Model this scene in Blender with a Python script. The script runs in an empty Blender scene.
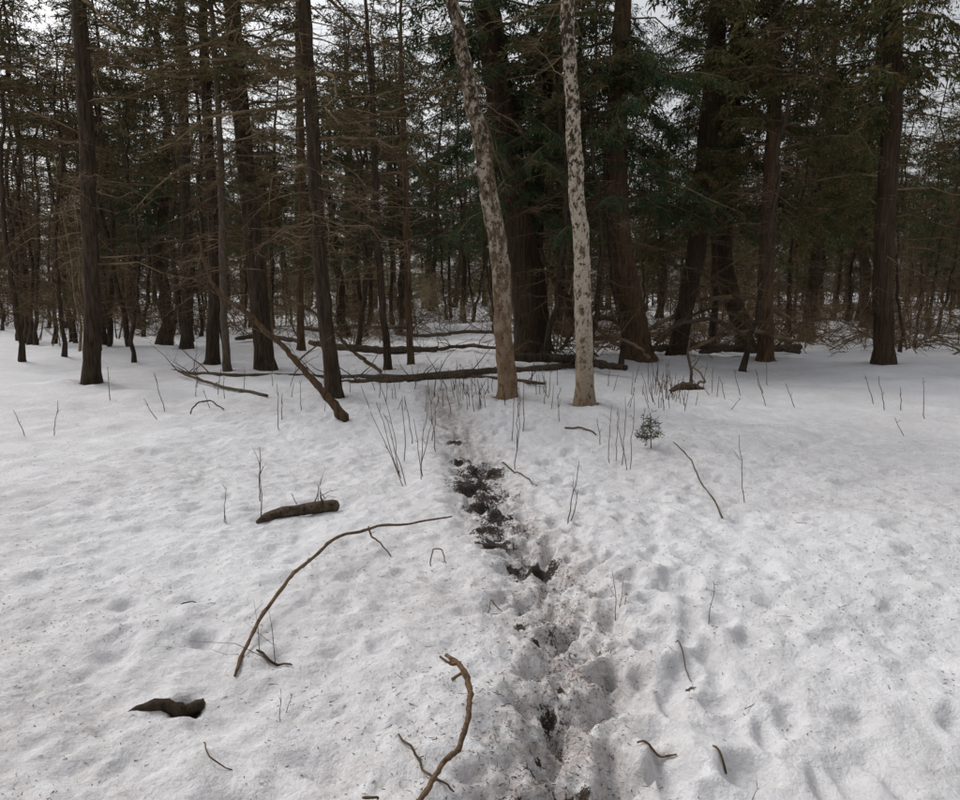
import bpy, math, numpy as np
from mathutils import Vector
scene = bpy.context.scene
R = np.random.default_rng(7)

# ------------------------------------------------------------------ camera
CAM_H = 1.6; F = 721.0; PITCH = math.radians(8.7)
cam_d = bpy.data.cameras.new("camera"); cam = bpy.data.objects.new("camera", cam_d)
scene.collection.objects.link(cam); scene.camera = cam
cam.location = (0, 0, CAM_H); cam.rotation_euler = (math.radians(90) - PITCH, 0, 0)
cam_d.sensor_width = 36; cam_d.lens = 36 * F / 960; cam_d.clip_end = 2000; cam_d.clip_start = 0.05
cp, sp = math.cos(PITCH), math.sin(PITCH)
def ray(u, v):
    x = (u - 480) / F; y = -(v - 400) / F
    return np.array([x, cp + y * sp, -sp + y * cp])

# ------------------------------------------------------------------ noise / terrain
TAB = np.random.default_rng(3).random((256, 256))
def vn(x, y):
    xi = np.floor(x).astype(int); yi = np.floor(y).astype(int)
    fx = x - xi; fy = y - yi
    fx = fx * fx * (3 - 2 * fx); fy = fy * fy * (3 - 2 * fy)
    a = TAB[xi & 255, yi & 255]; b = TAB[(xi + 1) & 255, yi & 255]
    c = TAB[xi & 255, (yi + 1) & 255]; d = TAB[(xi + 1) & 255, (yi + 1) & 255]
    return (a * (1 - fx) + b * fx) * (1 - fy) + (c * (1 - fx) + d * fx) * fy - 0.5
def fbm(x, y, o=4):
    s = 0; a = 1.0
    for i in range(o):
        s = s + a * vn(x + 17.3 * i, y + 9.1 * i); x = x * 2.03; y = y * 2.03; a *= 0.5
    return s
def H0(x, y):
    x = np.asarray(x, float); y = np.asarray(y, float)
    far = np.clip((y - 12) / 20, 0, 1)
    h = (0.10 + 0.35 * far) * fbm(x * 0.22 + 5, y * 0.22 + 3, 3) + 0.07 * fbm(x * 0.9, y * 0.9, 3)
    return h
def G(u, v, h=0.0):
    d = ray(u, v); z = 0.0
    for i in range(25):
        t = (CAM_H - z - h) / (-d[2]); p = d * t
        z = 0.5 * z + 0.5 * float(H0(p[0], p[1]))
    return np.array([p[0], p[1], z + h])
def P(u, v, Y):
    d = ray(u, v); t = Y / d[1]
    return np.array([d[0] * t, Y, CAM_H + d[2] * t])

def seg_dist(x, y, pts):
    best = np.full(x.shape, 1e9)
    for a, b in zip(pts[:-1], pts[1:]):
        ab = b - a; L = ab @ ab
        t = np.clip(((x - a[0]) * ab[0] + (y - a[1]) * ab[1]) / L, 0, 1)
        d = np.hypot(x - a[0] - t * ab[0], y - a[1] - t * ab[1])
        best = np.minimum(best, d)
    return best
trail = [G(u, v)[:2] for u, v in [(560, 840), (553, 770), (565, 700), (575, 650), (558, 600), (540, 560), (508, 530),
                                  (490, 500), (476, 460), (458, 430), (445, 405), (436, 385)]]
mud_px = [(462, 457, 12, 3), (482, 470, 25, 7), (472, 482, 21, 6), (492, 492, 20, 7), (480, 503, 18, 5), (495, 513, 15, 6), (488, 529, 16, 6),
          (494, 541, 17, 6), (541, 558, 16, 4), (520, 572, 8, 3), (528, 600, 9, 7), (574, 640, 7, 9), (520, 625, 6, 3),
          (548, 690, 8, 5), (571, 772, 17, 11), (545, 795, 32, 10), (533, 750, 8, 6), (186, 708, 11, 8), (455, 440, 8, 3),
          (690, 683, 4, 3), (560, 715, 6, 4), (538, 640, 5, 3), (512, 560, 8, 3), (560, 660, 4, 4), (540, 730, 5, 4)]
mud = []
for u, v, ru, rv in mud_px:
    c = G(u, v); t = np.hypot(c[1], CAM_H)
    mud.append((c[0], c[1], ru * t / F, max(0.03, abs(G(u, v - rv)[1] - c[1]))))
foot_px = [(658, 638, 17, 9, .055), (675, 765, 20, 15, .075), (752, 770, 22, 12, .06), (678, 580, 13, 8, .05), (610, 662, 11, 12, .055),
           (750, 636, 14, 7, .045), (548, 463, 9, 4, .05), (532, 500, 10, 7, .05), (325, 760, 18, 14, .05), (380, 645, 14, 7, .035),
           (500, 598, 14, 9, .05), (528, 601, 12, 12, .07), (186, 708, 13, 9, .05), (720, 700, 14, 7, .035), (600, 560, 11, 5, .04),
           (650, 520, 9, 5, .04), (700, 560, 11, 5, .035), (640, 480, 8, 3, .04), (585, 520, 9, 5, .04), (760, 560, 10, 5, .035),
           (560, 480, 8, 3, .04), (610, 605, 12, 7, .04), (720, 620, 12, 6, .035), (450, 590, 14, 6, .03), (400, 575, 12, 5, .03),
           (350, 575, 12, 6, .03), (830, 640, 14, 8, .03), (860, 720, 18, 10, .03), (120, 640, 16, 9, .03), (630, 575, 10, 5, .04), (640, 610, 11, 5, .04),
           (570, 450, 7, 3, .04), (620, 500, 8, 4, .04), (690, 500, 8, 4, .04), (740, 520, 9, 4, .03), (200, 480, 9, 4, .03), (560, 520, 9, 5, .04), (590, 490, 7, 4, .04)]
foots = []
for u, v, ru, rv, dp in foot_px:
    c = G(u, v); t = np.hypot(c[1], CAM_H)
    foots.append((c[0], c[1], ru * t / F, max(0.05, abs(G(u, v - rv)[1] - c[1])), R.uniform(-.5, .5), dp, 6))
tl = np.array(trail)
for i in range(300):
    s = R.uniform(0, len(tl) - 1.01); k = int(s); c = tl[k] * (1 - s + k) + tl[k + 1] * (s - k)
    foots.append((c[0] + R.normal(0, .14), c[1] + R.normal(0, .05), R.uniform(.02, .065), R.uniform(.03, .12), R.uniform(-.9, .9), R.uniform(.012, .04), 7))
for i in range(1050):   # old melted dimples, soft and irregular
    yy = 1.2 + 15 * R.random() ** 1.1
    foots.append((R.uniform(-.7, .7) * yy + .05 * yy, yy, R.uniform(.02, .075), R.uniform(.03, .09), R.uniform(-1.5, 1.5), R.uniform(.008, .028), 4))
for i in range(110):
    k = R.integers(0, len(tl)); c = tl[k]
    foots.append((c[0] + abs(R.normal(.2, .5)), c[1] + R.normal(0, .25), R.uniform(.03, .055), R.uniform(.05, .12), R.uniform(-.6, .6), R.uniform(.02, .045), 5.5))

tree_bases = []
def HF(x, y):
    x = np.atleast_1d(np.asarray(x, float)); y = np.atleast_1d(np.asarray(y, float))
    h = H0(x, y) + 0.036 * fbm(x * 3.1, y * 3.1, 3) + 0.026 * fbm(x * 8, y * 8, 2) + 0.013 * fbm(x * 21, y * 21, 2)
    d = seg_dist(x, y, tl)
    h -= 0.05 * np.exp(-(d / 0.25) ** 2) - 0.015 * np.exp(-((d - .42) / 0.15) ** 2)
    h += np.exp(-(d / 0.27) ** 2) * (0.05 * fbm(x * 9, y * 9, 3) + .035 * fbm(x * 26, y * 26, 3))
    for fx, fy, rx, ry, a, dp, sh in foots:
        m = (np.abs(x - fx) < .3) & (np.abs(y - fy) < .35)
        if not m.any(): continue
        dx = x[m] - fx; dy = y[m] - fy; ca, sa = math.cos(a), math.sin(a)
        q = np.hypot((dx * ca + dy * sa) / rx, (-dx * sa + dy * ca) / ry) + .7 * vn(x[m] * 9, y[m] * 9) + .35 * vn(x[m] * 22, y[m] * 22)
        h[m] -= dp / (1 + np.exp((q - 1) * sh)); 
        if sh > 4.5: h[m] += .12 * dp * np.exp(-((q - 1.6) / .4) ** 2)
    for bx, by, br in tree_bases:
        m = (np.abs(x - bx) < 3) & (np.abs(y - by) < 3)
        if m.any():
            q = np.hypot(x[m] - bx, y[m] - by)
            h[m] += .07 * np.exp(-(q / (br + .5)) ** 2) - .05 * np.exp(-(q / (br + .08)) ** 4)
    return h
def hz(x, y): return float(HF(x, y)[0])

# ------------------------------------------------------------------ mesh builder
class MB:
    def __init__(s): s.v = []; s.f = []; s.m = []; s.n = 0
    def add(s, v, f, m):
        s.v.append(v); s.f.append(f + s.n); s.m.append(np.full(len(f), m)); s.n += len(v)
    def tube(s, pts, rad, k=6, m=0, rough=0.0, rng=R):
        pts = np.asarray(pts, float); rad = np.asarray(rad, float); n = len(pts)
        t = np.gradient(pts, axis=0); t /= np.linalg.norm(t, axis=1)[:, None] + 1e-9
        ref = np.array([0, 0, 1.]) if abs(t[:, 2]).mean() < .75 else np.array([1., 0, 0])
        a = np.cross(t, ref); a /= np.linalg.norm(a, axis=1)[:, None] + 1e-9
        b = np.cross(t, a)
        th = np.arange(k) * 2 * math.pi / k
        rr = rad[:, None] * (1 + rough * rng.uniform(-1, 1, (n, k)))
        v = pts[:, None, :] + (a[:, None, :] * np.cos(th)[None, :, None] + b[:, None, :] * np.sin(th)[None, :, None]) * rr[:, :, None]
        i = np.arange(n - 1)[:, None] * k; j = np.arange(k)[None, :]; j2 = (j + 1) % k
        f = np.stack([i + j, i + j2, i + k + j2, i + k + j], -1).reshape(-1, 4)
        s.add(v.reshape(-1, 3), f, m)
    def twigs(s, p0, p1, p2, r, m=0):
        n = len(p0)
        if n == 0: return
        d = p2 - p0; d /= np.linalg.norm(d, axis=1)[:, None] + 1e-9
        a = np.cross(d, np.array([.3, .2, 1.])); a /= np.linalg.norm(a, axis=1)[:, None] + 1e-9
        b = np.cross(d, a); V = []
        for p, q in ((p0, 1.0), (p1, .75), (p2, .3)):
            for th in (0, 2.094, 4.189):
                V.append(p + (a * math.cos(th) + b * math.sin(th)) * (np.asarray(r) * q).reshape(-1, 1))
        v = np.stack(V, 1).reshape(-1, 3)
        base = []
        for lv in (0, 3):
            for j in range(3):
                base.append([lv + j, lv + (j + 1) % 3, lv + 3 + (j + 1) % 3, lv + 3 + j])
        f = (np.arange(n)[:, None, None] * 9 + np.array(base)[None]).reshape(-1, 4)
        s.add(v, f, m)
    def leaves(s, p, d, nrm, L, W, m=1):
        n = len(p)
        if n == 0: return
        d = d / (np.linalg.norm(d, axis=1)[:, None] + 1e-9)
        w = np.cross(d, nrm); w /= np.linalg.norm(w, axis=1)[:, None] + 1e-9
        L = np.asarray(L).reshape(-1, 1); W = np.asarray(W).reshape(-1, 1)
        v = np.stack([p, p + d * L * .5 + w * W * .5, p + d * L, p + d * L * .5 - w * W * .5], 1).reshape(-1, 3)
        s.add(v, np.arange(4 * n).reshape(-1, 4), m)
    def mesh(s, name, mats, smooth=True):
        v = np.concatenate(s.v); f = np.concatenate(s.f); mi = np.concatenate(s.m)
        me = bpy.data.meshes.new(name); me.vertices.add(len(v)); me.vertices.foreach_set("co", v.astype(np.float32).ravel())
        me.loops.add(len(f) * 4); me.polygons.add(len(f))
        me.loops.foreach_set("vertex_index", f.astype(np.int32).ravel())
        me.polygons.foreach_set("loop_start", (np.arange(len(f)) * 4).astype(np.int32))
        for mt in mats: me.materials.append(mt)
        me.polygons.foreach_set("material_index", mi.astype(np.int32))
        me.polygons.foreach_set("use_smooth", np.full(len(f), smooth))
        me.update(calc_edges=True)
        return me
def link(name, me, loc=(0, 0, 0), parent=None):
    o = bpy.data.objects.new(name, me); scene.collection.objects.link(o); o.location = loc
    if parent: o.parent = parent
    return o

# ------------------------------------------------------------------ materials
def ntree(name):
    m = bpy.data.materials.new(name); m.use_nodes = True; nt = m.node_tree
    return m, nt, nt.nodes["Principled BSDF"]
def noise(nt, scale, detail=4, coord=None, sc=(1, 1, 1), rough=.55):
    tc = nt.nodes.new("ShaderNodeTexCoord"); mp = nt.nodes.new("ShaderNodeMapping"); mp.inputs["Scale"].default_value = sc
    nt.links.new(tc.outputs["Object"], mp.inputs[0])
    n = nt.nodes.new("ShaderNodeTexNoise"); n.inputs["Scale"].default_value = scale; n.inputs["Detail"].default_value = detail
    n.inputs["Roughness"].default_value = rough
    nt.links.new(mp.outputs[0], n.inputs["Vector"]); return n.outputs["Fac"]
def ramp(nt, fac, stops):
    r = nt.nodes.new("ShaderNodeValToRGB"); e = r.color_ramp.elements
    while len(e) < len(stops): e.new(.5)
    for i, (p, c) in enumerate(stops):
        e[i].position = p; e[i].color = (*c, 1) if len(c) == 3 else c
    nt.links.new(fac, r.inputs[0]); return r.outputs["Color"]
def mix(nt, fac, a, b, mode='MIX'):
    n = nt.nodes.new("ShaderNodeMix"); n.data_type = 'RGBA'; n.blend_type = mode
    for inp, val in ((n.inputs["Factor"], fac), (n.inputs["A"], a), (n.inputs["B"], b)):
        if isinstance(val, bpy.types.NodeSocket): nt.links.new(val, inp)
        else: inp.default_value = val if isinstance(val, (int, float)) else (*val, 1)
    return n.outputs["Result"]
def mathn(nt, op, a, b, clamp=False):
    n = nt.nodes.new("ShaderNodeMath"); n.operation = op; n.use_clamp = clamp
    for i, val in enumerate((a, b)):
        if isinstance(val, bpy.types.NodeSocket): nt.links.new(val, n.inputs[i])
        else: n.inputs[i].default_value = val
    return n.outputs[0]
def bump(nt, bs, h, strength, dist):
    b = nt.nodes.new("ShaderNodeBump"); b.inputs["Strength"].default_value = strength; b.inputs["Distance"].default_value = dist
    nt.links.new(h, b.inputs["Height"]); nt.links.new(b.outputs[0], bs.inputs["Normal"])
def bark(name, lo, hi, vs=.15, scale=22, extra=None):
    m, nt, bs = ntree(name)
    n1 = noise(nt, scale, 4, sc=(1, 1, vs), rough=.7)
    c = ramp(nt, n1, [(.32, lo), (.68, hi)])
    big = noise(nt, 1.3, 2)
    c = mix(nt, mathn(nt, 'MULTIPLY', big, .6), c, tuple(x * .45 for x in lo))
    if extra: c = extra(nt, c)
    nt.links.new(c, bs.inputs["Base Color"]); bs.inputs["Roughness"].default_value = .9
    bs.inputs["Specular IOR Level"].default_value = .1
    bump(nt, bs, n1, .9, .02); return m
def simple(name, lo, hi, scale):
    m, nt, bs = ntree(name)
    nt.links.new(ramp(nt, noise(nt, scale, 2), [(.3, lo), (.7, hi)]), bs.inputs["Base Color"])
    bs.inputs["Roughness"].default_value = .85; bs.inputs["Specular IOR Level"].default_value = 0; return m
bark_dark = bark("bark_spruce", (.026, .018, .012), (.11, .08, .057))
bark_cedar = bark("bark_cedar", (.026, .018, .012), (.115, .078, .053), vs=.05, scale=30)
bark_warm = bark("bark_warm", (.045, .028, .017), (.20, .13, .08), vs=.08, scale=28)
bark_log = bark("bark_log", (.040, .029, .021), (.21, .155, .11), vs=1, scale=26)
bark_twig = simple("bark_dead_twig", (.058, .040, .025), (.165, .12, .076), 9)
bark_limb = simple("bark_dead_limb", (.095, .066, .04), (.27, .20, .13), 3)
bark_stick = bark("bark_stick", (.10, .06, .036), (.31, .205, .125), vs=1, scale=40)
bark_grey = bark("bark_grey", (.07, .052, .038), (.20, .155, .12), vs=.3, scale=30)
def mottled(name, thr, warm_h, tone, dkthr):
    def ex(nt, c):
        n = noise(nt, 9, 5, sc=(1, 1, .6), rough=.72)
        pale = ramp(nt, noise(nt, 40, 3), [(.3, tuple(.62 * x for x in tone)), (.7, tone)])
        c = mix(nt, ramp(nt, n, [(thr - .04, (0, 0, 0)), (thr + .04, (1, 1, 1))]), c, pale)
        dk = noise(nt, 16, 5, sc=(1, 1, .7), rough=.75)
        tc = nt.nodes.new("ShaderNodeTexCoord"); sx = nt.nodes.new("ShaderNodeSeparateXYZ"); nt.links.new(tc.outputs["Object"], sx.inputs[0])
        z = mathn(nt, 'ADD', sx.outputs["Z"], mathn(nt, 'MULTIPLY', n, 1.2))
        mr = nt.nodes.new("ShaderNodeMapRange"); mr.inputs["From Min"].default_value = warm_h; mr.inputs["From Max"].default_value = warm_h + 1.5
        mr.inputs["To Min"].default_value = .8; mr.inputs["To Max"].default_value = .06; nt.links.new(z, mr.inputs["Value"])
        c = mix(nt, mr.outputs[0], c, (.21, .135, .078))
        up = nt.nodes.new("ShaderNodeMapRange"); up.inputs["From Min"].default_value = 1.2; up.inputs["From Max"].default_value = 4.5
        up.inputs["To Min"].default_value = 0; up.inputs["To Max"].default_value = .10; nt.links.new(sx.outputs["Z"], up.inputs["Value"])
        return mix(nt, ramp(nt, mathn(nt, 'ADD', dk, up.outputs[0]), [(dkthr, (0, 0, 0)), (dkthr + .05, (1, 1, 1))]), c, (.045, .033, .024))
    return bark(name, (.08, .055, .036), (.22, .16, .11), vs=.5, scale=26, extra=ex)
bark_mot1 = mottled("bark_lichen_warm", .51, 1.3, (.47, .405, .315), .585)
bark_mot2 = mottled("bark_lichen_pale", .44, .4, (.56, .49, .39), .575)
def foliage(name, dark, light, brown):
    m, nt, bs = ntree(name)
    c = ramp(nt, noise(nt, 2.2, 3, rough=.7), [(.35, dark), (.65, light)])
    c = mix(nt, ramp(nt, noise(nt, 3.5, 2), [(.50, (0, 0, 0)), (.62, (1, 1, 1))]), c, brown)
    nt.links.new(c, bs.inputs["Base Color"]); bs.inputs["Roughness"].default_value = .8
    bs.inputs["Specular IOR Level"].default_value = 0.05; return m
fol_cedar = foliage("foliage_cedar", (.026, .048, .024), (.066, .112, .054), (.088, .096, .038))
fol_olive = foliage("foliage_cedar_bronze", (.036, .045, .018), (.096, .10, .04), (.13, .085, .037))
fol_spruce = foliage("foliage_spruce", (.036, .040, .018), (.096, .09, .038), (.12, .08, .038))

# snow
snow, nt, bs = ntree("snow")
am = nt.nodes.new("ShaderNodeAttribute"); am.attribute_name = "mud"
ast = nt.nodes.new("ShaderNodeAttribute"); ast.attribute_name = "stain_and_shade"
n9 = noise(nt, 10, 6, rough=.78); n50 = noise(nt, 50, 4, rough=.85); n26 = noise(nt, 28, 5, rough=.68)
c = ramp(nt, noise(nt, 1.6, 3), [(.3, (.69, .69, .705)), (.7, (.80, .80, .82))])
sn = mathn(nt, 'ADD', n9, mathn(nt, 'MULTIPLY', mathn(nt, 'SUBTRACT', n50, .5), .6))
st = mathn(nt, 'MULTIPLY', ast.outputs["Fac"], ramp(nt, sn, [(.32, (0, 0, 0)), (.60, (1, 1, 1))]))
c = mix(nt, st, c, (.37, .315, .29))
grime = ramp(nt, n50, [(.58, (0, 0, 0)), (.68, (1, 1, 1))])
c = mix(nt, mathn(nt, 'MULTIPLY', grime, .5), c, (.33, .28, .23))
n2 = mathn(nt, 'ADD', mathn(nt, 'MULTIPLY', n9, .5), mathn(nt, 'MULTIPLY', n50, .5))
mf = mathn(nt, 'ADD', am.outputs["Fac"], mathn(nt, 'MULTIPLY', mathn(nt, 'SUBTRACT', n2, .5), 4.2))
mfr = ramp(nt, mf, [(.46, (0, 0, 0)), (.62, (1, 1, 1))])
gate = ramp(nt, am.outputs["Fac"], [(.04, (0, 0, 0)), (.14, (1, 1, 1))])
mudc = ramp(nt, n26, [(.3, (.016, .013, .011)), (.6, (.06, .045, .036)), (.75, (.20, .16, .14))])
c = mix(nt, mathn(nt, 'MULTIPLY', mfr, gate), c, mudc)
nt.links.new(c, bs.inputs["Base Color"]); bs.inputs["Roughness"].default_value = .7
bs.inputs["Specular IOR Level"].default_value = .15
bump(nt, bs, n26, .85, .022)

# ------------------------------------------------------------------ branch generator
def unit(v): return v / (np.linalg.norm(v, axis=-1, keepdims=True) + 1e-9)
def branch(mb, rng, start, az, L, e1, e2, kind, r0, tw=14, leafn=8, lsz=1.0, mbark=0, mleaf=1, twr=.0035, tl_=1.0, K=1):
    n = 6; s = np.linspace(0, 1, n)
    out = np.array([math.cos(az), math.sin(az), 0]); side = np.array([-out[1], out[0], 0])
    wob = np.cumsum(rng.normal(0, .04, (n, 3)), axis=0) * L; wob[0] = 0
    pts = start + out * (s * L)[:, None] + np.array([0, 0, 1.]) * ((e1 * s + e2 * s * s) * L)[:, None] + wob
    mb.tube(pts, r0 * (1 - .85 * s), 4 if r0 < .03 else 6, mbark)
    M = max(1, int(tw * L)); ts = rng.uniform(.12, 1, M)
    idx = ts * (n - 1); i0 = np.minimum(idx.astype(int), n - 2); fr = (idx - i0)[:, None]
    p0 = pts[i0] * (1 - fr) + pts[i0 + 1] * fr; fd = unit(pts[i0 + 1] - pts[i0])
    sg = rng.choice([-1, 1], M)[:, None]
    if kind == 'cedar':
        d = unit(fd * rng.uniform(.3, .9, (M, 1)) + side * sg * rng.uniform(.3, 1, (M, 1)) + np.array([0, 0, -1]) * rng.uniform(.0, .8, (M, 1)))
        l = rng.uniform(.18, .5, M) * tl_
    elif kind == 'bare':
        d = unit(fd * rng.uniform(.4, 1, (M, 1)) + rng.normal(0, .5, (M, 3)) + np.array([0, 0, .45]))
        l = rng.uniform(.15, .7, M) * (1.2 - ts) * tl_
    else:
        d = unit(fd * rng.uniform(.2, .9, (M, 1)) + side * sg + np.array([0, 0, 1.]) * rng.normal(-.12, .25, (M, 1)))
        l = rng.uniform(.12, .55, M) * (1.15 - .7 * ts) * tl_
    l = l[:, None]; dr = np.array([0, 0, 1.]) * rng.normal(-.10, .12, (M, 1)) * l
    p1 = p0 + d * l * .5 + rng.normal(0, .03, (M, 3)) * l; p2 = p0 + d * l + dr
    mb.twigs(p0, p1, p2, np.full(M, twr), mbark)
    if K and (kind in ('dead', 'bare')):
        q = rng.uniform(.2, .95, (M, K, 1)); b0 = (p0[:, None] + (p2 - p0)[:, None] * q).reshape(-1, 3)
        dd = unit(np.repeat(d, K, 0) + rng.normal(0, .65, (M * K, 3))); ll = np.repeat(l, K, 0) * rng.uniform(.2, .6, (M * K, 1))
        b2 = b0 + dd * ll; mb.twigs(b0, (b0 + b2) / 2 + rng.normal(0, .008, b0.shape), b2, np.full(M * K, twr * .6), mbark)
    if kind in ('needle', 'cedar') and leafn:
        q = rng.uniform(.05, 1.0, (M, leafn, 1)); c0 = (p0[:, None] + (p2 - p0)[:, None] * q).reshape(-1, 3)
        dd = np.repeat(d, leafn, 0); NN = len(c0)
        if kind == 'needle':
            c0 = c0 + rng.normal(0, .015, c0.shape)
            ld = unit(dd * .7 + rng.normal(0, .55, (NN, 3))); LL = rng.uniform(.035, .075, NN) * lsz; WW = LL * .24
        else:
            c0 = c0 + rng.normal(0, .035, c0.shape)
            ld = unit(dd * .7 + rng.normal(0, .45, (NN, 3)) + np.array([0, 0, -.35])); LL = rng.uniform(.05, .12, NN) * lsz; WW = LL * .26
        mb.leaves(c0, ld, rng.normal(0, 1, (NN, 3)), LL, WW, mleaf)
    return pts

def trunk_fn(pts, rad):
    pts = np.asarray(pts)
    def f(z):
        return np.array([np.interp(z, pts[:, 2], pts[:, 0]), np.interp(z, pts[:, 2], pts[:, 1]), z]), float(np.interp(z, pts[:, 2], rad))
    return f
def subdiv(pts, rad, n, rng, wob):
    pts = np.asarray(pts, float); rad = np.asarray(rad, float)
    cl = np.r_[0, np.cumsum(np.linalg.norm(np.diff(pts, axis=0), axis=1))]
    s = np.linspace(0, cl[-1], n)
    def sm(y):
        v = np.interp(s, cl, y); k = max(1, n // 14)
        if k > 1:
            pad = np.r_[v[0] * 2 - v[1:k + 1][::-1], v, v[-1] * 2 - v[-k - 1:-1][::-1]]
            v = np.convolve(pad, np.ones(2 * k + 1) / (2 * k + 1), 'valid')
        return v
    p = np.stack([sm(pts[:, i]) for i in range(3)], 1)
    w = np.cumsum(rng.normal(0, wob, (n, 3)), 0); w -= np.linspace(0, 1, n)[:, None] * w[-1]; p[:, :2] += w[:, :2]
    return p, np.interp(s, cl, rad)

# ------------------------------------------------------------------ instanced tree meshes
def make_conifer(seed, Ht, r, zc, dens, kind_top='needle', foliage_m=fol_spruce, spread=1.0, low_leaf=0, dead=6, leafn=8, lean=0.03, lsz=1.9):
    rng = np.random.default_rng(seed); mb = MB()
    n = 26; z = np.linspace(-.3, Ht, n); pts = np.zeros((n, 3)); pts[:, 2] = z
    w = np.cumsum(rng.normal(0, lean, (n, 2)), 0); pts[:, :2] = w - w[1]
    rad = r * (1 - z.clip(0) / Ht) ** .8 + .012; rad[0] *= 1.6; rad[1] *= 1.35
    mb.tube(pts, rad, 10, 0, .07, rng); tf = trunk_fn(pts, rad)
    for i in range(int(dead * zc)):
        zz = rng.uniform(.7, zc + 1); st, rr = tf(zz); L = rng.uniform(.4, 2.0) * spread
        live = rng.random() < low_leaf
        branch(mb, rng, st, rng.uniform(0, 6.28), L, rng.uniform(-.25, .25), rng.uniform(-.3, .1), 'needle' if live else 'dead', .007 + .006 * L, tw=10, twr=.005, leafn=7, lsz=1.4, mbark=2)
    for i in range(int(dens * (Ht - zc))):
        zz = zc + (Ht - zc) * rng.random() ** 1.2; st, rr = tf(zz)
        q = 1 - (zz - zc) / (Ht - zc); L = (.35 + 2.1 * q * rng.uniform(.5, 1.1)) * spread
        branch(mb, rng, st, rng.uniform(0, 6.28), L, rng.uniform(-.25, .15), rng.uniform(-.35, .05), kind_top, .01 + .008 * L, tw=11, leafn=leafn, lsz=lsz, twr=.005, tl_=1.15, mbark=2)
    return mb.mesh("conifer_mesh", [bark_dark if kind_top == 'needle' else bark_cedar, foliage_m, bark_twig])
spr = [make_conifer(11, 13, .13, 5.5, 12), make_conifer(12, 15, .15, 6.5, 12, low_leaf=.15), make_conifer(13, 10, .08, 4.0, 13, low_leaf=.25), make_conifer(14, 16, .18, 5.0, 12, low_leaf=.3)]
ced = [make_conifer(21, 11, .17, 3.2, 12, 'cedar', fol_olive, 1.1, .15, leafn=13, lean=.07, lsz=1.5), make_conifer(22, 13, .2, 4.0, 11, 'cedar', fol_cedar, 1.25, .15, leafn=13, lean=.09, lsz=1.5)]
bushy = make_conifer(23, 9, .1, .8, 13, 'needle', fol_spruce, 1.0, .5, leafn=8)
pole = [make_conifer(25, 9, .05, 6.0, 12, spread=.7, dead=9, leafn=6, lean=.05, low_leaf=.1), make_conifer(26, 11, .065, 7, 11, spread=.8, dead=9, leafn=6, lean=.06, low_leaf=.15), make_conifer(27, 7, .04, 4.5, 13, spread=.6, dead=9, leafn=6, lean=.05, low_leaf=.15)]
def make_sapling(seed, Ht, stems, mat=bark_twig):
    rng = np.random.default_rng(seed); mb = MB()
    for k in range(stems):
        n = 10; s = np.linspace(0, 1, n); lean = rng.normal(0, .22, 2); hh = Ht * rng.uniform(.5, 1)
        pts = np.stack([rng.normal(0, .12) + lean[0] * s * hh, rng.normal(0, .12) + lean[1] * s * hh, s * hh - .1], 1)
        pts[:, :2] += np.cumsum(rng.normal(0, .02, (n, 2)), 0) * hh / 2; r = .006 * hh
        mb.tube(pts, r * (1 - .8 * s), 5, 0)
        for i in range(int(5 * hh)):
            q = rng.uniform(.15, 1); p = np.array([np.interp(q, s, pts[:, j]) for j in range(3)])
            branch(mb, rng, p, rng.uniform(0, 6.28), rng.uniform(.3, 1.0) * (1.2 - q) + .15, rng.uniform(.1, 1.0), rng.uniform(-.1, .3), 'bare', .006, tw=8, twr=.004)
    return mb.mesh("sapling_mesh", [mat])
bark_pale = simple("bark_pale_shrub", (.20, .155, .09), (.42, .35, .22), 3)
sap = [make_sapling(31, 4.5, 3, bark_limb), make_sapling(32, 3.0, 5), make_sapling(33, 6.0, 2, bark_limb), make_sapling(34, 2.0, 7, bark_limb)]
shrub = [make_sapling(35, 2.4, 8, bark_pale), make_sapling(36, 3.4, 6, bark_pale)]
def make_thicket(seed, mat):
    rng = np.random.default_rng(seed); mb = MB()
    for k in range(24):
        n = 12; s = np.linspace(0, 1, n); L = rng.uniform(1.2, 3.8); a = rng.uniform(0, 6.28); hgt = rng.uniform(.15, 1.3)
        x0, y0 = rng.normal(0, .9, 2)
        pts = np.stack([x0 + np.cos(a) * s * L, y0 + np.sin(a) * s * L, hgt * 4 * s * (1 - s) * rng.uniform(.5, 1) + rng.uniform(-.1, .5) * s], 1)
        pts += np.cumsum(rng.normal(0, .035, (n, 3)), 0)
        mb.tube(pts, rng.uniform(.006, .026) * (1 - .75 * s), 5, 0)
        for i in range(4):
            j = rng.integers(1, n - 1)
            branch(mb, rng, pts[j], rng.uniform(0, 6.28), rng.uniform(.3, 1.1), rng.uniform(-.1, .9), rng.uniform(-.2, .3), 'bare', .007, tw=8, twr=.0035)
    return mb.mesh("thicket_mesh", [mat])
thk = [make_thicket(41, bark_twig), make_thicket(42, bark_limb), make_thicket(43, bark_limb)]

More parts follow.
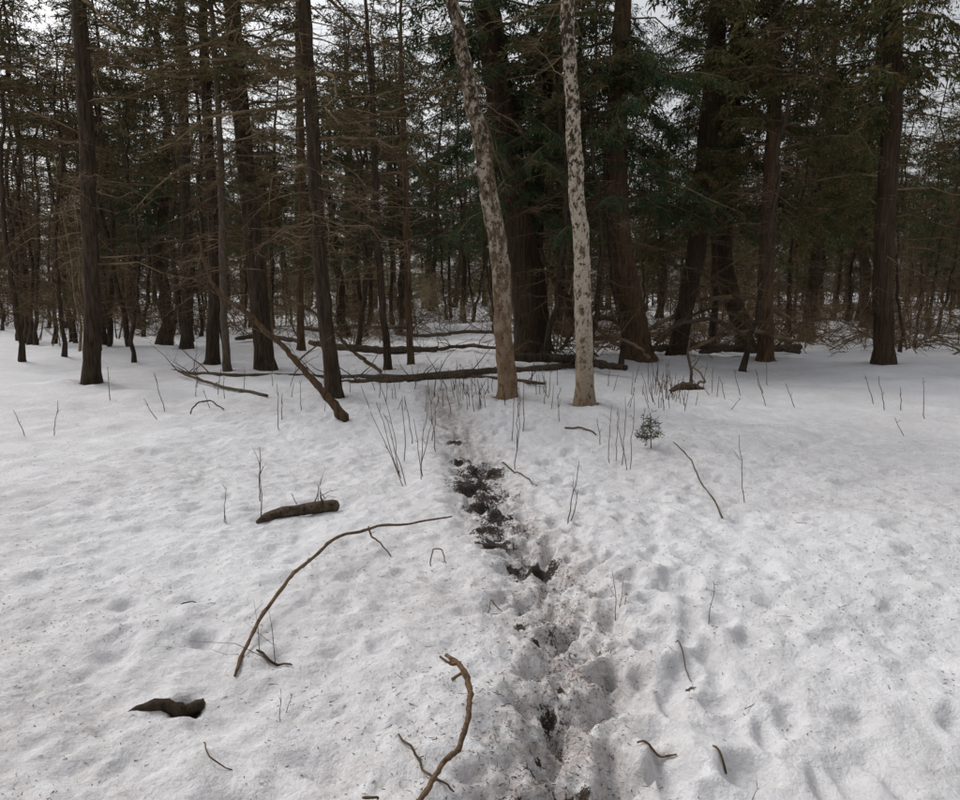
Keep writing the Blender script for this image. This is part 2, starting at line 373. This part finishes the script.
# ------------------------------------------------------------------ hero trees
def hero(name, px, widths, Htop, mat, fol=fol_spruce, kind='needle', zdead=(1.0, 5.0), ndead=40, ntop=40, spread=1.0, Y=None, seed=1, extra_live=0, wob=.008, rough=.06, flare=1.35, zc=5.5, deadtw=12, live_z=(2.5, 6), limb=None):
    rng = np.random.default_rng(seed)
    b = G(*px[0]); Y = b[1] if Y is None else Y
    pts = [P(u, v, Y) for u, v in px]
    base_z = float(H0(pts[0][0], Y)); x0 = pts[0][0]
    rad = [w / 2 * Y / F for w in widths]
    d = unit(pts[-1] - pts[-2]); zt = pts[-1][2]
    pts.append(pts[-1] + d * (Htop - zt) * .5 + np.array([0, .1, 0])); rad.append(rad[-1] * .6)
    pts.append(pts[-1] + np.array([d[0] * .3, 0, 1]) * (Htop - pts[-1][2])); rad.append(.02)
    pts.insert(0, pts[0] + np.array([0, 0, -.35])); rad.insert(0, rad[0] * 1.15)
    p, r = subdiv(pts, rad, 70, rng, wob)
    hgt = p[:, 2] - base_z; r = r * (1 + (flare - 1) * np.exp(-(hgt.clip(0) / .14)))
    mb = MB(); mb.tube(p, r, 18, 0, rough, rng); tf = trunk_fn(p, r)
    for i in range(ndead):
        z = rng.uniform(*zdead); st, rr = tf(z); L = rng.uniform(.3, 1.9) * spread
        branch(mb, rng, st, rng.uniform(0, 6.28), L, rng.uniform(-.3, .3), rng.uniform(-.35, .1), 'dead', .005 + .004 * L, tw=deadtw, mbark=2, twr=.003)
    for i in range(extra_live):
        z = rng.uniform(*live_z); st, rr = tf(z); L = rng.uniform(.8, 2.4) * spread
        branch(mb, rng, st, rng.uniform(0, 6.28), L, rng.uniform(-.25, .1), rng.uniform(-.4, 0), kind, .012 + .008 * L, tw=17, leafn=24 if kind == 'cedar' else 14, lsz=.85 if kind == 'cedar' else 1.0, mbark=2, twr=.003, tl_=1.0)
    for i in range(ntop):
        z = zc + (Htop - zc) * rng.random(); st, rr = tf(z); q = 1 - (z - zc) / (Htop - zc)
        L = (.4 + 2.0 * q) * spread
        branch(mb, rng, st, rng.uniform(0, 6.28), L, rng.uniform(-.1, .5) if kind == 'bare' else rng.uniform(-.3, .15), rng.uniform(-.2, .2), kind, .01 + .008 * L, tw=11, leafn=10, lsz=1.7, mbark=2, twr=.004)
    o = link(name, mb.mesh(name + "_mesh", [mat, fol, limb or bark_limb])); tree_bases.append((x0, Y, rad[1]))
    return o
hero("spruce_tree", [(266, 372), (262, 330), (252, 230), (240, 110), (230, 0)], [20, 18, 17, 16, 14], 14, bark_dark, ndead=80, seed=51, zdead=(2.2, 6.5), extra_live=18, live_z=(3.5, 6))
hero("spruce_tree", [(336, 400), (329, 350), (321, 250), (313, 120), (308, 0)], [17, 15, 14, 13, 12], 12, bark_dark, ndead=80, seed=52, zdead=(1.8, 5.6), extra_live=16, live_z=(3.2, 6))
hero("spruce_tree", [(388, 372), (384, 320), (377, 240), (372, 150), (368, 60)], [8, 7, 7, 6, 5], 8, bark_dark, ndead=44, seed=53, zdead=(1.8, 5.5), spread=.8, ntop=20, zc=4.5)
hero("spruce_tree", [(411, 368), (409, 300), (406, 200), (403, 100)], [7, 6, 6, 5], 8, bark_warm, ndead=40, seed=54, zdead=(1.8, 5.5), spread=.8, ntop=20, zc=4.5)
hero("birch_tree", [(505, 400), (503, 340), (497, 260), (487, 190), (474, 120), (458, 50), (447, -20)], [19, 18, 18, 17, 15, 13, 11], 11, bark_mot1, kind='bare', ndead=8, zdead=(4.0, 5.5), ntop=30, seed=55, wob=.008, rough=.09)
hero("birch_tree", [(586, 408), (583, 350), (581, 270), (578, 180), (572, 90), (567, -10)], [19, 17, 16, 15, 13, 13], 11, bark_mot2, kind='bare', ndead=6, zdead=(4.0, 5.5), ntop=30, seed=56, wob=.008, rough=.09)
hero("cedar_tree", [(531, 358), (527, 310), (518, 220), (508, 140), (492, 40), (480, -40)], [33, 29, 28, 27, 25, 22], 13, bark_cedar, fol=fol_cedar, kind='cedar', ndead=30, zdead=(2.5, 6), extra_live=80, live_z=(3.3, 8.0), zc=6, seed=57, spread=1.15, flare=1.5)
hero("cedar_tree", [(545, 352), (541, 310), (536, 220), (540, 140), (552, 40)], [17, 15, 15, 14, 12], 11, bark_cedar, fol=fol_cedar, kind='cedar', ndead=15, zdead=(2.5, 6), extra_live=50, live_z=(3.4, 7.5), zc=6, seed=58)
hero("cedar_tree", [(643, 361), (632, 320), (620, 250), (614, 170), (618, 80), (622, 0)], [28, 24, 22, 21, 18, 15], 12, bark_warm, fol=fol_cedar, kind='cedar', ndead=30, zdead=(2.5, 6), extra_live=60, live_z=(3.2, 8), zc=6, seed=59, spread=1.1)
hero("cedar_tree", [(676, 356), (682, 320), (694, 260), (703, 190), (712, 100), (718, 0)], [18, 17, 18, 18, 18, 16], 12, bark_cedar, fol=fol_olive, kind='cedar', ndead=40, zdead=(1.5, 6), extra_live=50, live_z=(3.2, 8), zc=6, seed=60)
hero("cedar_tree", [(748, 350), (738, 318), (724, 285), (720, 230), (728, 150), (736, 40)], [18, 17, 17, 17, 16, 14], 12, bark_cedar, fol=fol_cedar, kind='cedar', ndead=50, zdead=(1.5, 6), extra_live=50, live_z=(3.1, 8), zc=6, seed=61)
hero("cedar_tree", [(766, 362), (764, 320), (766, 260), (772, 170), (776, 60)], [15, 15, 15, 14, 12], 11, bark_warm, fol=fol_olive, kind='cedar', ndead=40, zdead=(2.2, 6), extra_live=44, live_z=(3.1, 8), zc=6, seed=62)
hero("spruce_tree", [(210, 366), (211, 330), (212, 270), (208, 180), (204, 60)], [14, 12, 11, 10, 9], 11, bark_dark, ndead=50, seed=63, zdead=(1.2, 6))
hero("spruce_tree", [(228, 374), (226, 330), (222, 260), (218, 160), (212, 30)], [8, 7, 7, 6, 5], 9, bark_grey, ndead=30, seed=64, zdead=(1.6, 6))
hero("spruce_tree", [(302, 352), (301, 300), (303, 200), (300, 80), (298, 0)], [8, 7, 7, 6, 6], 12, bark_warm, ndead=40, seed=65, zdead=(1.6, 7))
hero("spruce_tree", [(186, 350), (187, 300), (184, 200), (180, 60)], [12, 11, 10, 8], 13, bark_dark, ndead=50, seed=66, zdead=(1.6, 7))
hero("spruce_tree", [(90, 385), (92, 300), (88, 150), (80, 0)], [17, 15, 14, 13], 13, bark_dark, ndead=50, seed=67, zdead=(1.6, 6))
hero("cedar_tree", [(885, 366), (880, 300), (888, 150), (894, 0)], [20, 18, 17, 16], 12, bark_cedar, fol=fol_olive, kind='cedar', ndead=40, extra_live=36, seed=68, zdead=(1.6, 6), live_z=(3, 8))

# ------------------------------------------------------------------ forest behind
def inst(name, me, x, y, s, rz, parent=None, tilt=0.03):
    o = link(name, me, (x, y, float(H0(x, y)) - .02), parent); o.scale = (s, s, s * R.uniform(.9, 1.1))
    o.rotation_euler = (R.normal(0, tilt), R.normal(0, tilt), rz); return o
forest = bpy.data.objects.new("distant_forest", None); scene.collection.objects.link(forest)
cnt = 0; placed = []
while cnt < 125:
    y = 19 + 61 * R.random() ** .8; x = R.uniform(-.78, .78) * y
    u = 480 + x / y * F
    if 410 < u < 485 and y < 46: continue
    if 280 < u < 500 and y < 27: continue
    if any((x - a) ** 2 + (y - b) ** 2 < (2.6 if y < 40 else 3.8) for a, b in placed): continue
    placed.append((x, y)); cnt += 1
    me = ced[R.integers(2)] if R.random() < (.55 if u > 470 else .25) else spr[R.integers(4)]
    inst("conifer", me, x, y, R.uniform(.75, 1.15) * (1 + max(0, y - 40) * .006), R.uniform(0, 6.28), forest)
for i in range(66):   # bushy forest edge that closes the view
    y = R.uniform(56, 88); x = (i / 65 * 1.64 - .82 + R.normal(0, .01)) * y
    inst("conifer", bushy, x, y, R.uniform(.9, 1.7), R.uniform(0, 6.28), forest)
for i in range(110):
    y = 14.5 + 26 * R.random(); u = R.choice([R.uniform(-40, 520), R.uniform(-40, 520), R.uniform(520, 1000)]); x = (u - 480) / F * y
    if 415 < u < 475 and y < 30: continue
    if 280 < u < 500 and y < 20: continue
    inst("pole_conifer", pole[R.integers(3)], x, y, R.uniform(.8, 1.2), R.uniform(0, 6.28), forest, .05)
for i in range(90):
    y = 17 + 36 * R.random(); x = R.uniform(-.75, .75) * y
    inst("sapling", sap[R.integers(4)], x, y, R.uniform(.7, 1.2), R.uniform(0, 6.28), forest)
for i in range(60):
    y = 30 + 26 * R.random(); u = R.choice([R.uniform(330, 560), R.uniform(180, 760)]); x = (u - 480) / F * y
    inst("shrub", shrub[R.integers(2)], x, y, R.uniform(.7, 1.3), R.uniform(0, 6.28), forest)
for i in range(14):   # unseen wood behind the viewer, added to shade the near snow
    a = R.uniform(math.radians(200), math.radians(340)); d = R.uniform(5, 13)
    inst("conifer", (spr + ced)[R.integers(6)], d * math.cos(a), d * math.sin(a), R.uniform(.8, 1.1), R.uniform(0, 6.28), forest)
brush = bpy.data.objects.new("brush_thicket", None); scene.collection.objects.link(brush)
for i in range(56):
    y = 16.5 + 32 * R.random(); x = R.uniform(-.7, .7) * y; u = 480 + x / y * F
    if u < 560 and y < 25: continue
    inst("arching_branches", thk[R.integers(3)], x, y, R.uniform(.6, 1.0), R.uniform(0, 6.28), brush)
for u, v in [(600, 350), (625, 346), (655, 342), (685, 348), (708, 350), (745, 343), (590, 342), (780, 345), (700, 335), (730, 333), (830, 350), (770, 335), (355, 345), (330, 335)]:
    p = G(u, v); inst("arching_branches", thk[1 + R.integers(2)], p[0], p[1], R.uniform(.5, .8), R.uniform(0, 6.28), brush)

# ------------------------------------------------------------------ fallen logs and sticks
def stick(name, px, widths, mat, hs=None, seed=0, k=8, side=0, n=36, wob=.004, sidel=(.1, .3), rough=.14, Y=None, kind='bare', tw=6):
    rng = np.random.default_rng(seed + 900)
    hs = hs or [0.01] * len(px)
    pts = [G(u, v, h) if Y is None else P(u, v, Y[i] if isinstance(Y, (list, tuple)) else Y) for i, ((u, v), h) in enumerate(zip(px, hs))]
    rad = [w / 2 * np.hypot(p[1], CAM_H) / F for w, p in zip(widths, pts)]
    p, r = subdiv(pts, rad, n, rng, wob)
    if Y is None:
        hh = np.interp(np.linspace(0, 1, n), np.linspace(0, 1, len(hs)), hs)
        p[:, 2] = HF(p[:, 0], p[:, 1]) + hh + r * .6
        if n > 12:
            kk = 2; pad = np.r_[[p[0, 2]] * kk, p[:, 2], [p[-1, 2]] * kk]; p[:, 2] = np.convolve(pad, np.ones(5) / 5, 'valid')
    r[0] *= .8; p = np.vstack([p[0] - (p[1] - p[0]) * .05, p, p[-1] + (p[-1] - p[-2]) * .08]); r = np.r_[0.0005, r, 0.0005]
    r = r * (1 + .10 * rng.normal(0, 1, len(r)).clip(-1, 1) * (rough > .1))
    mb = MB(); mb.tube(p, r, k, 0, rough, rng)
    for i in range(side):
        j = rng.integers(3, n - 2)
        branch(mb, rng, p[j], rng.uniform(0, 6.28), rng.uniform(*sidel), rng.uniform(.2, 1.2), rng.uniform(-.3, .3), kind, min(.012, r[j] * .5), tw=tw, twr=min(.003, r[j] * .4))
    return link(name, mb.mesh(name + "_mesh", [mat]))
stick("fallen_log", [(170, 372), (230, 379), (300, 376), (370, 380), (440, 378), (520, 372), (606, 366)], [4, 5, 5, 7, 8, 7, 7], bark_log, hs=[-.06, -.01, -.06, -.01, .03, -.02, .02], seed=1, side=22, sidel=(.3, 1.0), wob=.03, n=60)
stick("fallen_log", [(340, 384), (400, 381), (470, 379), (545, 384)], [4, 6, 5, 3], bark_log, hs=[-.02, .02, -.03, .05], seed=2, side=14, sidel=(.3, .8), wob=.03)
stick("fallen_log", [(310, 345), (350, 350), (400, 352), (438, 350)], [6, 7, 7, 5], bark_log, hs=[.3, .15, .05, .05], seed=3, side=8, sidel=(.3, 1), wob=.03)
stick("fallen_log", [(500, 358), (540, 360), (575, 362), (625, 370)], [8, 9, 8, 6], bark_dark, hs=[.15] * 4, seed=4, side=10, sidel=(.3, 1), wob=.03)
stick("fallen_log", [(645, 352), (690, 349), (740, 353), (800, 349)], [6, 8, 8, 7], bark_log, hs=[.1, .15, .1, .1], seed=14, side=14, sidel=(.3, 1), wob=.03)
stick("fallen_log", [(590, 340), (640, 336), (690, 342)], [5, 6, 5], bark_log, hs=[.2, .1, .1], seed=15, side=10, sidel=(.3, 1.2), wob=.03)
stick("fallen_log", [(395, 334), (440, 337), (495, 333)], [3, 4, 3], bark_log, hs=[.15, .1, .3], seed=16, side=10, sidel=(.4, 1.4), wob=.04)
stick("fallen_log", [(300, 330), (350, 326), (410, 329)], [3, 4, 3], bark_log, hs=[.4, .2, .1], seed=17, side=10, sidel=(.4, 1.4), wob=.04)
stick("fallen_log", [(430, 352), (470, 346), (500, 349)], [3, 4, 3], bark_log, hs=[.02, .1, .15], seed=18, side=8, sidel=(.3, 1.0), wob=.03)
stick("fallen_log", [(235, 340), (270, 336), (300, 343)], [4, 5, 4], bark_log, hs=[.1, .15, .1], seed=19, side=8, sidel=(.3, 1.0), wob=.03)
stick("fallen_branch", [(178, 372), (205, 382), (235, 390), (267, 397)], [2.5, 3, 3.2, 3], bark_log, hs=[.1, .05, .03, .01], seed=5, side=3)
stick("fallen_branch", [(190, 414), (197, 404), (210, 401), (224, 410)], [1.3, 1.5, 1.5, 1.2], bark_twig, hs=[0, .1, .12, 0], seed=6)
lb = G(345, 421)[1]
stick("leaning_dead_branch", [(346, 422), (335, 403), (315, 380), (290, 350), (262, 322), (235, 303), (212, 291), (205, 270), (200, 240)], [12, 9, 7, 6, 5, 4.5, 4, 3.5, 3], bark_warm,
      Y=[lb, lb, lb + .1, lb + .2, lb + .3, lb + .4, lb + .5, lb + .5, lb + .5], seed=7, side=5, sidel=(.2, .7), wob=.008, n=50)
stick("leaning_dead_branch", [(380, 372), (350, 352), (318, 318), (290, 300)], [4, 4, 3, 2.5], bark_twig, Y=14, seed=8, side=6, sidel=(.3, .9), wob=.02)
stick("leaning_dead_branch", [(590, 345), (570, 310), (548, 270), (540, 250)], [6, 6, 5, 4], bark_cedar, Y=16, seed=9, side=5, sidel=(.3, .9), wob=.02)
for i, (px, w) in enumerate([([(590, 352), (610, 335), (632, 345), (650, 358)], 3), ([(655, 340), (680, 322), (712, 318), (745, 335), (752, 350)], 4), ([(690, 350), (720, 335), (755, 330), (790, 340)], 4),
                              ([(655, 357), (668, 335), (690, 320), (730, 300)], 3), ([(575, 300), (600, 330), (625, 350), (640, 358)], 4), ([(700, 352), (735, 347), (765, 346), (800, 352)], 5),
                              ([(600, 362), (590, 340), (600, 300), (606, 260)], 3), ([(760, 350), (740, 300), (700, 270), (660, 262)], 3), ([(650, 330), (700, 300), (750, 296), (790, 320)], 4), ([(560, 350), (580, 322), (612, 318), (640, 340)], 4)]):
    stick("bowed_limb", px, [w] * len(px), bark_log if i % 2 else bark_limb, Y=15.2 + .25 * i, seed=20 + i, side=7, sidel=(.3, 1.1), wob=.025)
stick("broken_stump", [(670, 392), (682, 388), (694, 388), (704, 392)], [4, 8, 7, 3], bark_log, seed=30, n=16, hs=[-.02, .03, .03, -.02])
sy = G(690, 388)[1]
stick("broken_shoot", [(691, 391), (692, 372), (688, 355), (690, 340)], [4, 3, 2.5, 1.5], bark_grey, Y=sy, seed=31, side=2, n=16)
stick("broken_shoot", [(693, 391), (700, 381), (706, 383), (700, 373), (692, 366)], [3, 2.2, 2, 1.6, 1.2], bark_limb, Y=sy, seed=32, side=2, n=20)

stick("rotten_log", [(258, 522), (266, 518), (280, 514), (300, 510), (320, 508), (337, 510)], [5, 9, 11, 12, 13, 11], bark_log, seed=40, n=15, k=12, hs=[-.01, .0, .015, .02, .02, .01], side=4, sidel=(.05, .14), rough=.12, wob=.006)
stick("arched_branch", [(234, 677), (248, 642), (270, 603), (300, 568), (335, 540), (370, 529), (410, 524), (452, 520)], [3.6, 3.6, 3.6, 3.4, 3.2, 2.8, 2.2, 1.6], bark_stick, hs=[.0, .03, .08, .13, .15, .13, .10, .08], seed=41, n=60, wob=.002)
stick("arched_branch_twig", [(370, 529), (374, 538), (382, 545), (391, 557)], [2, 1.8, 1.6, 1.2], bark_stick, hs=[.12, .09, .05, 0.0], seed=42, n=14)
stick("curved_stick", [(404, 832), (424, 796), (442, 765), (458, 735), (470, 704), (471, 684), (463, 668), (446, 659)], [5, 5, 5, 5, 5, 5.5, 5, 3.4], bark_stick, hs=[.0, .02, .05, .09, .13, .15, .16, .16], seed=43, n=60, k=10, wob=.002)
stick("curved_stick_nub", [(471, 684), (462, 674), (452, 678)], [4, 3.4, 2.4], bark_stick, hs=[.15, .17, .15], seed=44, n=10, wob=.001)
stick("curved_stick_nub", [(461, 668), (452, 667), (440, 659)], [3.4, 3, 2], bark_stick, hs=[.16, .17, .18], seed=45, n=10, wob=.001)
stick("fallen_twig", [(399, 734), (412, 752), (430, 770), (454, 785)], [2.2, 2.4, 2.4, 1.6], bark_twig, seed=46, n=20)
stick("fallen_twig", [(604, 800), (610, 780), (622, 759)], [2.4, 2.4, 1.6], bark_stick, seed=47, n=14, hs=[0, .02, .03])
stick("fallen_twig", [(637, 740), (655, 741), (677, 747)], [2.2, 2.4, 1.6], bark_stick, seed=48, n=14, wob=.001)
stick("fallen_twig", [(712, 755), (720, 760), (727, 765)], [2.2, 2.2, 1.6], bark_twig, seed=49, n=8, wob=.001)
stick("fallen_twig", [(565, 429), (580, 428), (596, 434)], [1.8, 1.8, 1.4], bark_twig, seed=50, n=10, hs=[.0, .02, .0])
stick("fallen_twig", [(500, 459), (518, 473), (537, 486)], [1.4, 1.4, 1], bark_twig, seed=51, n=12)
stick("fallen_twig", [(674, 441), (690, 463), (708, 494), (722, 518)], [1, 1.4, 1.5, 1.7], bark_twig, seed=52, n=20, hs=[.25, .15, .06, 0])
stick("fallen_twig", [(256, 654), (268, 659), (282, 658), (292, 664)], [2, 3, 2.4, 1.5], bark_twig, seed=53, n=12, side=3, sidel=(.02, .05))
stick("fallen_twig", [(365, 795), (378, 799)], [2.4, 2.4], bark_twig, seed=54, n=8)
stick("fallen_twig", [(676, 642), (684, 655), (692, 672)], [1.2, 1.2, .9], bark_twig, seed=55, n=10, wob=.001)
stick("fallen_twig", [(205, 742), (215, 757), (232, 768)], [1.3, 1.3, .9], bark_twig, seed=56, n=10, hs=[.02, .03, 0])
stick("fallen_twig", [(182, 606), (200, 597)], [1.3, 1], bark_twig, seed=57, n=8)
stick("fallen_twig", [(486, 608), (490, 590), (502, 602)], [1.2, 1.2, 1], bark_limb, seed=58, n=12, hs=[0, .06, .0])
stick("fallen_twig", [(430, 565), (433, 551), (440, 550), (446, 564)], [1.3, 1.3, 1, 1], bark_twig, seed=59, n=12, hs=[0, .06, .06, 0])
stick("rotten_log", [(128, 722), (150, 716), (172, 710), (190, 705), (204, 703)], [7, 11, 13, 13, 10], bark_dark, hs=[-.03, -.01, .0, .01, .01], seed=60, n=15, rough=.14, k=12)

def stalks(name, lst, mat=bark_twig, seed=0, side=1, w=1.0):
    rng = np.random.default_rng(seed); mb = MB()
    for it in lst:
        ub, vb, ut, vt = it[:4]; b = G(ub, vb); b[2] = hz(b[0], b[1]) - .02; Y = b[1]; t = P(ut, vt, Y); n = 9; s = np.linspace(0, 1, n)[:, None]
        pts = b + (t - b) * s; pts[:, 1] += s[:, 0] * rng.uniform(-.1, .1) ; L = np.linalg.norm(t - b)
        pts[1:] += np.cumsum(rng.normal(0, .012, (n - 1, 3)), 0) * L
        r = w / 2 * Y / F; mb.tube(pts, r * (1 - .5 * s[:, 0]), 5, 0)
        for i in range(side):
            j = rng.integers(4, n - 1)
            branch(mb, rng, pts[j], rng.uniform(0, 6.28), L * rng.uniform(.05, .16), rng.uniform(.8, 2.2), 0, 'bare', r * .6, tw=.1, twr=r * .4, tl_=.1, K=0)
    return link(name, mb.mesh(name + "_mesh", [mat]))
stalks("dead_weed_stalks", [(404, 486, 366, 405), (402, 478, 374, 402), (406, 484, 388, 400), (400, 470, 384, 412), (421, 484, 428, 400), (423, 478, 413, 418), (420, 470, 432, 412), (436, 452, 430, 398), (404, 460, 398, 396), (432, 440, 436, 408), (412, 442, 405, 395)], seed=1)
stalks("dead_weed_stalks", [(515, 468, 517, 372), (517, 450, 519, 396), (512, 440, 514, 400), (523, 432, 525, 380)], seed=2)
stalks("dead_weed_stalks", [(610, 462, 612, 405), (616, 460, 618, 412), (622, 464, 624, 400), (630, 468, 632, 392), (627, 468, 618, 410), (600, 445, 598, 420), (641, 440, 645, 410), (560, 420, 556, 396)], seed=3, w=.9)
stalks("dead_weed_stalks", [(745, 500, 746, 440), (709, 622, 711, 578)], seed=4, side=1)
stalks("dead_weed_stalks", [(568, 524, 580, 462), (569, 523, 576, 488)], seed=5, w=1.3)
stalks("dead_weed_stalks", [(261, 520, 252, 446), (260, 500, 256, 460)], seed=6, w=1.3, side=2)
stalks("dead_weed_stalks", [(616, 605, 615, 570), (618, 606, 626, 583), (622, 606, 630, 596)], seed=7)
stalks("dead_weed_stalks", [(281, 720, 284, 684), (284, 712, 289, 697)], seed=8)
stalks("dead_weed_stalks", [(224, 521, 221, 488), (226, 520, 229, 508)], seed=9)
stalks("dead_weed_stalks", [(318, 503, 316, 487), (298, 505, 292, 492), (326, 500, 322, 489)], seed=10)
stalks("dead_weed_stalks", [(750, 800, 748, 770), (279, 430, 278, 385), (282, 420, 285, 395)], seed=11)
lst = []
for i in range(150):
    u = R.choice([R.normal(470, 12), R.uniform(430, 560), R.normal(660, 8), R.uniform(590, 780), R.uniform(180, 440)]); v = R.uniform(384, 412); lst.append((u, v, u + R.normal(0, 4), v - R.uniform(8, 30)))
stalks("dead_weed_stalks", lst, seed=12, w=.8, side=1)
lst = [(u, v, u + R.normal(0, 6), v - R.uniform(15, 40)) for u, v in zip(R.uniform(790, 950, 6), R.uniform(395, 440, 6))] + [(u, v, u + R.normal(0, 6), v - R.uniform(15, 40)) for u, v in zip(R.uniform(10, 175, 5), R.uniform(395, 440, 5))]
stalks("dead_weed_stalks", lst, seed=13, w=.9, side=1)

mb = MB(); rng = np.random.default_rng(5); b = G(651, 449); b[2] = hz(b[0], b[1])
pts = b + np.linspace(0, 1, 6)[:, None] * np.array([-.02, 0, .36]); mb.tube(pts, np.linspace(.006, .002, 6), 5, 0)
for i in range(26):
    q = rng.uniform(.1, 1); branch(mb, rng, b + np.array([-.02 * q, 0, .36 * q]), rng.uniform(0, 6.28), .17 * (1.15 - q), .2, -.1, 'needle', .003, tw=50, leafn=7, lsz=.6, tl_=.16, twr=.0015)
link("conifer_seedling", mb.mesh("conifer_seedling_mesh", [bark_twig, fol_cedar]))

# ------------------------------------------------------------------ snow sheet
def axis(fine0, fine1, st, lo, hi, g):
    a = list(np.arange(fine0, fine1, st)); s = st; x = fine1
    while x < hi: a.append(x); s *= g; x += s
    a.append(hi); s = st; x = fine0; l = []
    while x > lo: s *= g; x -= s; l.append(x)
    return np.array(l[::-1] + a)
xs = axis(-2.6, 3.2, .017, -260, 260, 1.03); ys = axis(1.6, 6.5, .017, -120, 420, 1.018)
X, Y = np.meshgrid(xs, ys); xf, yf = X.ravel(), Y.ravel()
Z = HF(xf, yf)
nx, ny = len(xs), len(ys)
i = np.arange(ny - 1)[:, None] * nx; j = np.arange(nx - 1)[None]
f = np.stack([i + j, i + j + 1, i + nx + j + 1, i + nx + j], -1).reshape(-1, 4)
mudv = np.zeros_like(xf)
for mx, my, rx, ry in mud:
    m = (np.abs(xf - mx) < 1) & (np.abs(yf - my) < 1)
    q = np.hypot((xf[m] - mx) / rx, (yf[m] - my) / ry); mudv[m] = np.maximum(mudv[m], np.clip(1.25 - q * .72, 0, 1))
d = seg_dist(xf, yf, tl)
mudv = np.maximum(mudv, np.clip(.22 + .5 * fbm(xf * 3, yf * 3, 2), 0, .38) * np.exp(-(d / .22) ** 2) * np.clip((8.5 - yf) / 2, 0, 1))
stain_and_shade = np.clip(.9 * np.exp(-(d / .38) ** 2) * (yf < 12), 0, 1)
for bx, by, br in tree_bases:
    q = np.hypot(xf - bx, yf - by); stain_and_shade = np.maximum(stain_and_shade, .8 * np.exp(-(q / (br + .35)) ** 2)); mudv = np.maximum(mudv, .75 * np.exp(-(q / (br + .10)) ** 4))
near = np.clip((4.8 - yf) / 3, 0, 1)  # foreground shade painted into the snow colour, stronger toward the viewer
stain_and_shade = np.maximum(stain_and_shade, .20 + .22 * near + .4 * fbm(xf * .5, yf * .5, 3))
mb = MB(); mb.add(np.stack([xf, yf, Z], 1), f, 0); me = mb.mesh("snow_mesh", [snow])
for nm, arr in (("mud", mudv), ("stain_and_shade", stain_and_shade)):
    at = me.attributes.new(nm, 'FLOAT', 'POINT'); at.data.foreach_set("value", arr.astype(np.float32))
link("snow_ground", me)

def litter(name, n, Lr, mat, near=1.3, far=13, lift=.003, pw=1.5, ontrail=False):
    if ontrail:
        s = R.uniform(0, len(tl) - 1.01, n) ; k = s.astype(int); c = tl[k] * (1 - s + k)[:, None] + tl[k + 1] * (s - k)[:, None]
        x = c[:, 0] + R.normal(0, .17, n); y = c[:, 1] + R.normal(0, .08, n)
    else:
        y = near + (far - near) * R.random(n) ** pw; x = R.uniform(-.8, .8, n) * y
    keep = fbm(x * .8, y * .8, 3) + .6 * vn(x * 4, y * 4) + R.uniform(-.5, .5, n) > -.1; x, y = x[keep], y[keep]; n = len(x)
    z = HF(x, y) + lift; a = R.uniform(0, 6.28, n); L = R.uniform(*Lr, n)
    d = np.stack([np.cos(a), np.sin(a), R.normal(0, .12, n)], 1) * L[:, None]; p = np.stack([x, y, z], 1)
    mb = MB(); mb.twigs(p - d / 2, p + R.normal(0, .08, (n, 3)) * L[:, None] * np.array([1, 1, 0.3]), p + d / 2, R.uniform(.0006, .0022, n)); return link(name, mb.mesh(name + "_mesh", [mat]))
litter("forest_litter", 20000, (.003, .018), bark_twig)
litter("trail_litter", 7500, (.006, .03), bark_twig, ontrail=True)
litter("twig_litter", 300, (.03, .09), bark_twig)

# ------------------------------------------------------------------ light
w = bpy.data.worlds.new("World"); scene.world = w; w.use_nodes = True; nt = w.node_tree
sky = nt.nodes.new("ShaderNodeTexSky"); sky.sky_type = 'NISHITA'; sky.sun_disc = False
EL, AZ = math.radians(50), math.radians(-55)
sky.sun_elevation = EL; sky.sun_rotation = AZ; sky.dust_density = 4; sky.air_density = 1.2
hs = nt.nodes.new("ShaderNodeHueSaturation"); hs.inputs["Saturation"].default_value = .18
nt.links.new(sky.outputs[0], hs.inputs["Color"]); bg = nt.nodes["Background"]; nt.links.new(hs.outputs[0], bg.inputs["Color"]); bg.inputs["Strength"].default_value = .15
sd = bpy.data.lights.new("sun", 'SUN'); sd.energy = .74; sd.angle = math.radians(14); sd.color = (1, .96, .91)
so = bpy.data.objects.new("sun", sd); scene.collection.objects.link(so)
dirv = Vector((math.sin(AZ) * math.cos(EL), math.cos(AZ) * math.cos(EL), math.sin(EL)))
so.rotation_euler = dirv.to_track_quat('Z', 'Y').to_euler()
scene.view_settings.view_transform = 'Standard'; scene.view_settings.look = 'None'; scene.view_settings.exposure = 0
